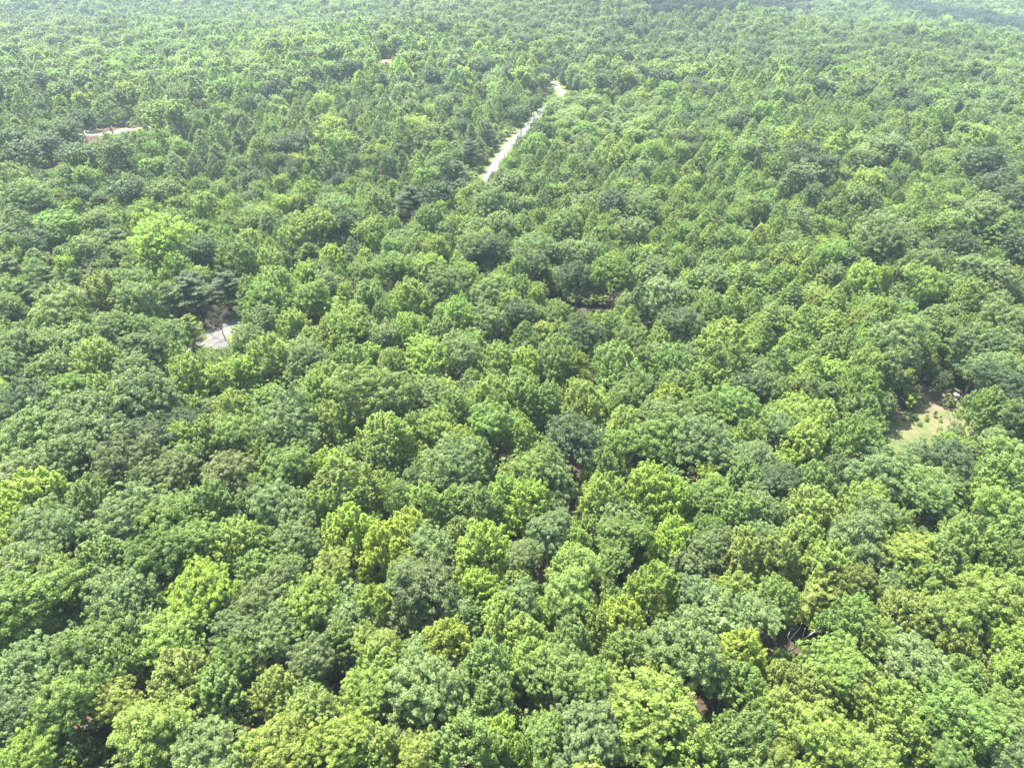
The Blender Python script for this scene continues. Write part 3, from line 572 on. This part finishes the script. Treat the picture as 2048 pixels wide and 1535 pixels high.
# ------------------------------------------------------------------ the rest of the forest: too many trees to count
cell = 8.0; gridm = {}
def near_ok(x, y, r, f):
    ci, cj = int(x // cell), int(y // cell)
    for a in range(ci - 2, ci + 3):
        for b in range(cj - 2, cj + 3):
            for (qx, qy, qr) in gridm.get((a, b), ()):
                if (qx - x) ** 2 + (qy - y) ** 2 < ((qr + r) * f) ** 2: return False
    return True
def put(x, y, r): gridm.setdefault((int(x // cell), int(y // cell)), []).append((x, y, r))
for q in placed: put(*q)
def vnoise(x, y, s, seed):
    return math.sin(x / s + seed * 1.7 + 1.3 * math.sin(y / s * .8 + seed)) * .5 + math.sin(y / s * 1.3 + seed * 3.1 + 1.1 * math.sin(x / s * .7)) * .5
def species(x, y, px, py):
    """what grows where, after the photograph"""
    n = vnoise(x, y, 33, 2.0); m = vnoise(x, y, 75, 5.0); u = g.random()
    if py > 380:
        if u < .55: return 'o', g.choice([2, 3, 3, 4, 4])
        return 'm', g.choice([2, 3, 3])
    if px < 1000 and py > 150 and py < 560:          # pines and scattered round crowns on the left
        if n + m * .5 > -.25: 
            if u < .62: return 'w', g.choice([6, 6, 2, 3])
            if u < .85: return 't', g.choice([3, 4])
            return 'o', g.choice([4, 5, 3, 2])
        return ('o', g.choice([3, 4, 5, 4])) if u < .6 else ('t', g.choice([3, 3, 4]))
    if px >= 1000 and py > 160:                      # pointed young trees on the right
        if 1060 < px < 1330 and py < 330 and n > -.5: return ('w', g.choice([6, 6, 3])) if u < .6 else ('o', g.choice([3, 4]))
        if px < 1750: return ('t', g.choice([2, 3, 3, 3, 4])) if u < .62 else ('o', g.choice([3, 4, 5]))
        return ('t', 3) if u < .3 else ('o', g.choice([3, 4, 5, 4]))
    if 1290 < px < 1630 and py < 30 and m < .8: return ('o', 7) if u < .8 else ('t', 7)  # far slope's shade painted into the crowns by the darkest tint
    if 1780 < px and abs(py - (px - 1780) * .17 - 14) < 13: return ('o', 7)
    if m > .35: return ('o', g.choice([4, 5, 4])) if u < .8 else ('t', 3)
    return ('t', g.choice([3, 3, 2, 4])) if u < .42 else ('o', g.choice([3, 4, 4, 5]))
y = 14.0; n_far = 0
while y < 1750:
    s = 4.0 if y < 300 else (4.2 if y < 620 else 5.0)
    half = .76 * y + 75
    xx = -half
    while xx < half:
        jx, jy = xx + g.uniform(-.9, .9) * s, y + g.uniform(-.9, .9) * s
        xx += s
        r = 2.9 + 3.7 * g.random() ** 1.4 if jy > 270 else g.uniform(2.3, 4.4)
        if jy < 720 and open_ground(jx, jy, .6): continue
        f = .58 if jy > 270 else .50
        if not near_ok(jx, jy, r, f): continue
        z0 = float(H(jx, jy)); px, py = proj(jx, jy, z0 + 10)
        kd, col = species(jx, jy, px, py)
        if kd == 'w': r = max(2.2, r * .82)
        Ht = {'o': 9.2, 'm': 9.6, 't': 9.0, 'p': 7.5, 'w': 7.0}[kd] - 2.4 + 1.9 * r + g.normal(0, 1.2)
        if jy < 270: Ht *= .88
        if 1040 < px < 1330 and 170 < py < 300: Ht *= .62          # low young growth beside the road
        if jy < 620:
            h2 = limit_height(jx, jy, r, Ht)
            if h2 < Ht:
                if h2 < 2.2: continue
                r *= max(.45, (h2 / Ht) ** .6); Ht = h2
        if jy < 480 and any(max(sunblock(jx, jy, z0 + Ht * .7, r * 1.15, wx, wy), sunblock(jx, jy, z0 + Ht * .5, r, wx, wy)) > 0 for (wx, wy) in LIT if abs(wx - jx) < 20 and abs(wy - jy) < 20): continue
        put(jx, jy, r)
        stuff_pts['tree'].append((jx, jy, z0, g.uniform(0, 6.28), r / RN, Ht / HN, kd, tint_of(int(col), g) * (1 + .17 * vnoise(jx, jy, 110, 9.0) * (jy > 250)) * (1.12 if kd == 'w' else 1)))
        n_far += 1
    y += s
# undergrowth between the trunks
for _ in range(20000):
    yy = 25 + 560 * g.random() ** .7; xx = g.uniform(-1, 1) * (.74 * yy + 40)
    if open_ground(xx, yy, -.3): continue
    if any((xx - q_[3]) ** 2 + (yy - q_[4]) ** 2 < 9 for q_ in SEEW if abs(yy - q_[4]) < 3): continue
    h = g.uniform(2.0, 5.0); h2 = limit_height(xx, yy, 1.2, h)
    if h2 < h * .7: continue
    stuff_pts['under'].append((xx, yy, float(H(xx, yy)), g.uniform(0, 6.28), g.uniform(.35, .62), h / 13, 'b', tint_of(int(g.choice([2, 3, 3, 4])), g)))

for _ in range(900):
    xx, yy = 88 + g.uniform(-60, 60), g.uniform(105, 150)
    if not in_poly(xx, yy, clear_w): continue
    e = vnoise(xx, yy, 3.5, 4)
    if g.random() > .5 + .5 * e + (.35 if xx > clear_w[:, 0].mean() + 2 else 0): continue
    s_ = g.uniform(.05, .16) * (2.2 if xx > clear_w[:, 0].mean() + 5 and g.random() < .3 else 1)
    stuff_pts.setdefault('weeds', []).append((xx, yy, float(H(xx, yy)) - .15, g.uniform(0, 6.28), s_, s_ * g.uniform(.5, .9), 'b', tint_of(int(g.choice([2, 6, 6, 3])), g)))
def scatter(name, pts, label, cat):
    co = np.array([(p[0], p[1], p[2]) for p in pts]); me = bpy.data.meshes.new(name); me.vertices.add(len(co))
    me.vertices.foreach_set("co", co.astype(np.float32).ravel())
    sg = np.random.default_rng(3)
    rot = np.array([(sg.normal(0, .04), sg.normal(0, .04), p[3]) for p in pts]); sca = np.array([(p[4], p[4] * sg.uniform(.9, 1.1), p[5]) for p in pts])
    idx = []
    for p in pts:
        d = math.hypot(p[0], p[1]); k = p[6]
        if k == 'b': idx.append(PI[('b', 'mid', sg.integers(3))])
        elif d < 420: idx.append(PI[(k, 'mid', sg.integers(KINDS_NEAR[k]))])
        else: idx.append(PI[(k, 'far', sg.integers(3))])
    for nm, typ, arr, fld in (("rot", 'FLOAT_VECTOR', rot, "vector"), ("sca", 'FLOAT_VECTOR', sca, "vector")):
        a = me.attributes.new(nm, typ, 'POINT'); a.data.foreach_set(fld, arr.astype(np.float32).ravel())
    a = me.attributes.new("idx", 'INT', 'POINT'); a.data.foreach_set("value", np.array(idx, np.int32))
    tn = np.array([[*p[7], 1] for p in pts], np.float32)
    a = me.attributes.new("tint", 'FLOAT_COLOR', 'POINT'); a.data.foreach_set("color", tn.ravel())
    o = link(name, me); tag(o, label, cat, kind="stuff")
    ng = bpy.data.node_groups.new(name + "_scatter", 'GeometryNodeTree')
    ng.interface.new_socket("Geometry", in_out='INPUT', socket_type='NodeSocketGeometry'); ng.interface.new_socket("Geometry", in_out='OUTPUT', socket_type='NodeSocketGeometry')
    gi = ng.nodes.new("NodeGroupInput"); go = ng.nodes.new("NodeGroupOutput"); L = ng.links.new
    m2p = ng.nodes.new("GeometryNodeMeshToPoints"); iop = ng.nodes.new("GeometryNodeInstanceOnPoints")
    ci = ng.nodes.new("GeometryNodeCollectionInfo"); ci.inputs[0].default_value = proto; ci.inputs[1].default_value = True; ci.inputs[2].default_value = True
    def na(nm, t): n = ng.nodes.new("GeometryNodeInputNamedAttribute"); n.data_type = t; n.inputs[0].default_value = nm; return n.outputs[0]
    L(gi.outputs[0], m2p.inputs[0]); L(m2p.outputs[0], iop.inputs['Points']); L(ci.outputs[0], iop.inputs['Instance'])
    iop.inputs['Pick Instance'].default_value = True
    L(na("idx", 'INT'), iop.inputs['Instance Index']); L(na("rot", 'FLOAT_VECTOR'), iop.inputs['Rotation']); L(na("sca", 'FLOAT_VECTOR'), iop.inputs['Scale'])
    L(iop.outputs[0], go.inputs[0])
    md = o.modifiers.new("scatter", 'NODES'); md.node_group = ng
    return o
scatter("forest", stuff_pts['tree'], "unbroken mass of smaller and farther trees reaching to the hazy hills", "forest")
scatter("clearing_weeds", stuff_pts["weeds"], "low weeds and grass tufts growing across the clearing", "weeds")
scatter("undergrowth", stuff_pts['under'], "low leafy bushes in the shade between the tree trunks", "undergrowth")

# ------------------------------------------------------------------ bare and dead trees
def grow(base, d, L, r, depth, g, out, spread=.55, up=.12, n=(2, 4)):
    d = d / np.linalg.norm(d); end = base + d * L
    out.append(bent(base, end, r, r * .55, g, 4, .05))
    if depth == 0: return
    for k in range(g.integers(*n)):
        t = g.uniform(.55, 1.0); q = base + (end - base) * t
        nd = d + g.normal(size=3) * spread + np.array([0, 0, up])
        grow(q, nd, L * g.uniform(.55, .8), r * .55, depth - 1, g, out, spread, up, n)
def bare_tree(name, base, label, cat, height, r0, seed, mat, lean=(0, 0, 1), depth=4, spread=.5, n=(3, 5), group=None):
    g = np.random.default_rng(seed)
    root = bpy.data.objects.new(name, None); C.objects.link(root); root.location = base; root.empty_display_size = .5
    tag(root, label, cat, group)
    d = np.array(lean, float); d /= np.linalg.norm(d); Lt = height * .45
    v, f = tubes([bent((0, 0, -.5), d * Lt, r0, r0 * .7, g, 6, .02)], 8)
    link("trunk", mesh_np("trunk", v, f, [mat], smooth=True), root)
    segs = []
    for k in range(5):
        q = d * Lt * (.55 + .11 * k)
        grow(q, d * .8 + g.normal(size=3) * spread, height * .27, r0 * .5, depth - 1, g, segs, spread, .15, n)
    v, f = tubes(segs, 4)
    link("branches", mesh_np("branches", v, f, [mat], smooth=True), root)
    return root
p, _ = at(450, 676); bare_tree("leafless_tree", p, "leafless grey-brown tree with fine twigs standing beside the grey road patch", "bare tree", 9.0, .13, 5, M_TWIG, (-.12, 0, 1), 5, .5, (3, 5))
p, _ = at(1893, 872); bare_tree("dead_tree", p, "silvery dead tree with bare branches at the right of the grassy clearing", "dead tree", 6.5, .14, 9, M_DEAD, (.25, 0, 1), 4, .6, (2, 4))
for (px, py, hh, hgt, seed, lab) in [(655, 1262, 6, 10.5, 21, "pale bare branches poking out of a yellow green crown near the bottom left"),
        (1003, 1300, 8, 7.5, 22, "small knot of white bare twigs between green crowns, 49% across and 84% down"),
        (452, 196, 2, 12, 23, "tall pale dead trunk standing among the far left trees"),
        (1892, 470, 5, 9, 24, "grey leaning dead tree among olive crowns near the upper right edge"),
        (1760, 722, 6, 10, 25, "white dead treetop beside a dark round crown above the clearing"),
        (166, 622, 5, 9, 26, "bleached dead treetop between crowns near the left edge"),
        (198, 296, 2, 10, 27, "pale dead tree beside the sandy track and power lines")]:
    p, _ = at(px, py, hh); bare_tree("dead_tree", (p.x, p.y, float(H(p.x, p.y))), lab, "dead tree", hgt + hh * .6, .15, seed, M_DEAD, (.08, 0, 1), 4, .5, (2, 4), "bare dead trees in the forest")
for k_, (px, py, hh, hgt, lab) in enumerate([(900, 700, 12, 5, "thin dead top between a grey green and a dark crown, 44% across and 46% down"), (1462, 1308, 12, 4.5, "bare pale twigs above the lime crown, 71% across and 85% down"),
        (470, 1262, 12, 5, "grey bare branches beside the yellow crown near the lower left, 23% across"), (1965, 1290, 12, 5, "bare grey branches in the canopy near the right edge, 84% down"), (860, 668, 12, 5, "grey dead twigs poking from a mid green crown, 42% across and 43% down"),
        (1905, 1035, 10, 5, "dead bare branches low between crowns, 93% across and 67% down"), (1640, 1385, 11, 4, "short bare branches in a yellow green crown, 80% across and 90% down")]):
    p, _ = at(px, py, hh); bare_tree("dead_tree", (p.x, p.y, float(H(p.x, p.y))), lab, "dead tree", hgt + hh * .75, .12, 60 + k_, M_DEAD, (.1, 0, 1), 4, .6, (2, 4), "bare dead trees in the forest")
# fallen limbs over brown ground, bottom right
def fallen():
    g = np.random.default_rng(31)
    base, _ = at(1566, 1322, 2.2)
    root = bpy.data.objects.new("fallen_tree", None); C.objects.link(root); root.location = base
    tag(root, "weathered grey broken tree with bare forking limbs over a patch of brown ground", "fallen tree")
    def rel(px, py, h): q, _ = at(px, py, h); return np.array(q - base)
    tr = [bent(rel(1560, 1335, .3), rel(1571, 1312, 3.2), .26, .2, g, 4, .02)]
    v, f = tubes(tr, 8); link("trunk", mesh_np("trunk", v, f, [M_DEAD], smooth=True), root)
    A = rel(1570, 1314, 3.1)
    limbs = [([A, rel(1600, 1283, 4.2), rel(1625, 1265, 5.0), rel(1646, 1247, 5.8)], .17, .05), ([A, rel(1573, 1296, 4.3), rel(1578, 1281, 5.2), rel(1590, 1266, 6.0), rel(1601, 1254, 6.6)], .18, .07),
             ([A, rel(1562, 1318, 3.4), rel(1550, 1303, 4.3), rel(1538, 1296, 4.6)], .1, .05), ([rel(1578, 1281, 5.2), rel(1575, 1272, 5.6), rel(1580, 1262, 6.1)], .1, .05),
             ([rel(1603, 1281, 4.3), rel(1607, 1268, 5.0), rel(1610, 1255, 5.4)], .08, .03), ([rel(1573, 1296, 4.3), rel(1567, 1295, 4.6)], .08, .05), ([rel(1590, 1290, 4), rel(1582, 1282, 4.4)], .07, .04),
             ([rel(1590, 1266, 6.0), rel(1586, 1276, 5.3), rel(1596, 1279, 5.0)], .06, .03)]
    for pts, r0, r1 in limbs:
        n = len(pts); pl = [(*pts[i], r0 + (r1 - r0) * i / (n - 1)) for i in range(n)]
        v, f = tubes([pl], 7); link("limb", mesh_np("limb", v, f, [M_DEAD], smooth=True), root)
fallen()

# ------------------------------------------------------------------ poles and wires, rocks, brush, sapling, house
def pole(x, y, label):
    root = bpy.data.objects.new("utility_pole", None); C.objects.link(root); z = float(H(x, y)); root.location = (x, y, z)
    tag(root, label, "utility pole", "utility poles of the power line")
    v, f = tubes([[(0, 0, -1, .17), (0, 0, 4, .15), (0, 0, 9.6, .11)]], 8); link("pole", mesh_np("pole", v, f, [M_BARK], smooth=True), root)
    v, f = tubes([[(-1.3, 0, 9.0, .09), (1.3, 0, 9.0, .09)]], 4); link("crossarm", mesh_np("crossarm", v, f, [M_DEAD]), root)
    for dx in (-1.2, 0, 1.2):
        zz = 9.05 if dx else 9.6
        v, f = tubes([[(dx, 0, zz, .04), (dx, 0, zz + .1, .07), (dx, 0, zz + .22, .04)]], 6); link("insulator", mesh_np("insulator", v, f, [M_WHITE]), root)
poles = []
p1, _ = at(102, 322, 9.0); p2, _ = at(166, 280, 9.0)
poles = [(-186, 224), (p1.x, p1.y), (p2.x, p2.y), (-198, 368)]
for (x, y), lab in zip(poles, ["wooden utility pole with crossarm at the near end of the wires, left edge", "wooden utility pole with pale crossarm over the dark gap in the trees", "wooden utility pole beside the dark trees, next before the sandy track", "wooden utility pole standing at the far sandy track"]):
    pole(x, y, lab)
for dx, nm in ((-1.2, "left-hand wire of the three power lines above the dark gap"), (0, "middle and highest wire of the three power lines above the dark gap"), (1.2, "right-hand wire of the three power lines above the dark gap")):
    pl = []
    for i in range(3):
        (x0, y0), (x1, y1) = poles[i], poles[i + 1]
        for t in np.linspace(0, 1, 10)[:(None if i == 2 else -1)]:
            zz0 = float(H(x0, y0)) + (9.27 if dx else 9.82); zz1 = float(H(x1, y1)) + (9.27 if dx else 9.82)
            pl.append((x0 + (x1 - x0) * t + dx, y0 + (y1 - y0) * t, zz0 + (zz1 - zz0) * t - 3.2 * t * (1 - t), .03))
    v, f = tubes([pl], 4); tag(link("power_line", mesh_np("power_line", v, f, [M_WIRE])), nm, "power line", "wires strung between the poles")
def rock(px, py, r, lab, seed):
    g = np.random.default_rng(seed); p, _ = at(px, py); n, m = 9, 14; V = []
    for i in range(n):
        for j in range(m):
            a, b = np.pi * i / (n - 1), 2 * np.pi * j / m
            k = r * (1 + .18 * math.sin(3 * b + a * 2 + seed) + .12 * math.sin(5 * a + b))
            V.append((k * math.sin(a) * math.cos(b) * 1.3, k * math.sin(a) * math.sin(b), k * .6 * math.cos(a) + r * .2))
    i = np.array([(q * m + w_, q * m + (w_ + 1) % m, (q + 1) * m + (w_ + 1) % m, (q + 1) * m + w_) for q in range(n - 1) for w_ in range(m)])
    tag(link("rock", mesh_np("rock", np.array(V), i, [M_STONE]), None, p), lab, "rock", "pale rocks in the clearing")
rock(1913, 792, .75, "large pale rock on the dirt at the back of the clearing", 1)
rock(1906, 789, .5, "smaller pale rock just left of the large one in the clearing", 2)
def brush(px, py, lab, seed, w_=2.2):
    g = np.random.default_rng(seed); p, _ = at(px, py); segs = []
    for k in range(60):
        a = g.uniform(0, 6.28); c = g.normal(0, w_ * .35, 2); L = g.uniform(.6, 1.5)
        d = np.array([math.cos(a), math.sin(a), g.normal(0, .3)]) * L
        b = np.array([c[0], c[1], g.uniform(.1, .8)]); segs.append(bent(b - d, b + d, .05, .02, g, 3, .05))
    v, f = tubes(segs, 4); tag(link("brush_pile", mesh_np("brush_pile", v, f, [M_DEAD]), None, p), lab, "brush pile", "heaps of cut branches")
brush(1848, 797, "pale heap of cut branches at the back left of the clearing", 3)
brush(1843, 782, "smaller heap of grey branches against the trees behind the clearing", 4, 1.6)
def sapling(px, py, hgt, r, col, kd, lab, seed):
    p, _ = at(px, py); cm, tm = NEAR[kd][seed % len(NEAR[kd])]
    root = bpy.data.objects.new("young_tree", None); C.objects.link(root); root.location = p; root.scale = (r / RN, r / RN, hgt / HN); root.rotation_euler = (0, 0, seed)
    link("trunk", tm, root); c = link("crown", cm, root); c["tint"] = [float(v) for v in TINT[col]]
    tag(root, lab, "young tree", "young trees in and around the clearing")
sapling(1874, 797, 6.5, 2.6, 5, 'm', "small dark green tree casting a shadow on the clearing's dirt", 1)
sapling(1868, 833, 1.6, .5, 3, 'p', "tiny green sapling in the middle of the clearing grass", 2)
sapling(1965, 838, 3.6, 1.9, 3, 'm', "bright green young tree at the clearing's right edge behind the dead tree", 3)
sapling(1962, 872, 2.2, 1.7, 6, 'm', "low olive bushy tree at the clearing's lower right corner", 5)
def house():
    root = bpy.data.objects.new("house", None); C.objects.link(root); z = float(H(house_p.x, house_p.y))
    root.location = (house_p.x, house_p.y, z); root.rotation_euler = (0, 0, R(12))
    tag(root, "house with a red metal roof showing between far dark trees", "house")
    def box(name, c, s, mat, par=root):
        c, s = np.array(c), np.array(s) / 2
        v = np.array([[x, y_, z_] for x in (-1, 1) for y_ in (-1, 1) for z_ in (-1, 1)]) * s + c
        f = np.array([(0, 1, 3, 2), (4, 6, 7, 5), (0, 4, 5, 1), (2, 3, 7, 6), (0, 2, 6, 4), (1, 5, 7, 3)])
        return link(name, mesh_np(name, v, f, [mat]), par)
    box("wall", (0, 0, 1.1), (11, 7, 4.2), M_WALLH)
    # gable roof with eaves
    a, b, e, rz_, t = 6.1, 4.2, 3.1, 5.4, .18
    prof = [(-b, e), (0, rz_), (b, e), (b, e + t), (0, rz_ + t), (-b, e + t)]
    V = [(sx * a, y_, z_) for sx in (-1, 1) for (y_, z_) in prof]
    F4 = [(i, (i + 1) % 6, 6 + (i + 1) % 6, 6 + i) for i in range(6)]
    F4 += [(0, 5, 4, 1), (1, 4, 3, 2), (6, 7, 10, 11), (7, 8, 9, 10)]
    rf = link("roof", mesh_np("roof", np.array(V, float), np.array(F4), [M_ROOF]), root)
    box("chimney", (2.8, .9, 5.6), (.8, .8, 1.6), M_STONE, rf)
    d = box("door", (0, -3.53, 1.05), (1, .08, 2.1), M_WHITE); box("handle", (.38, -3.6, 1.05), (.06, .06, .12), M_WIRE, d)
    for x in (-3.4, 3.2):
        wn = box("window", (x, -3.52, 1.6), (1.5, .06, 1.2), M_WHITE); box("pane", (x, -3.56, 1.6), (1.3, .04, 1.0), M_GLASS, wn)
house()

# ------------------------------------------------------------------ the air
m, nt, o = new_mat("hazy_air")
pv = nt.nodes.new("ShaderNodeVolumePrincipled"); pv.inputs['Density'].default_value = 0.00014
pv.inputs['Color'].default_value = (.70, .88, .98, 1); pv.inputs['Anisotropy'].default_value = .2
nt.links.new(pv.outputs[0], o.inputs['Volume'])
zmin = -60.0; zmax = 98.0
V = np.array([[x, y_, z_] for x in (-2600, 2600) for y_ in (-600, 3000) for z_ in (zmin, zmax)], float)
F = np.array([(0, 1, 3, 2), (4, 6, 7, 5), (0, 4, 5, 1), (2, 3, 7, 6), (0, 2, 6, 4), (1, 5, 7, 3)])
hz = link("haze", mesh_np("haze", V, F, [m])); tag(hz, "thin bluish summer haze over the whole forest", "haze", kind="stuff")
print("trees individual", len(labels_used), "stuff", len(stuff_pts['tree']))
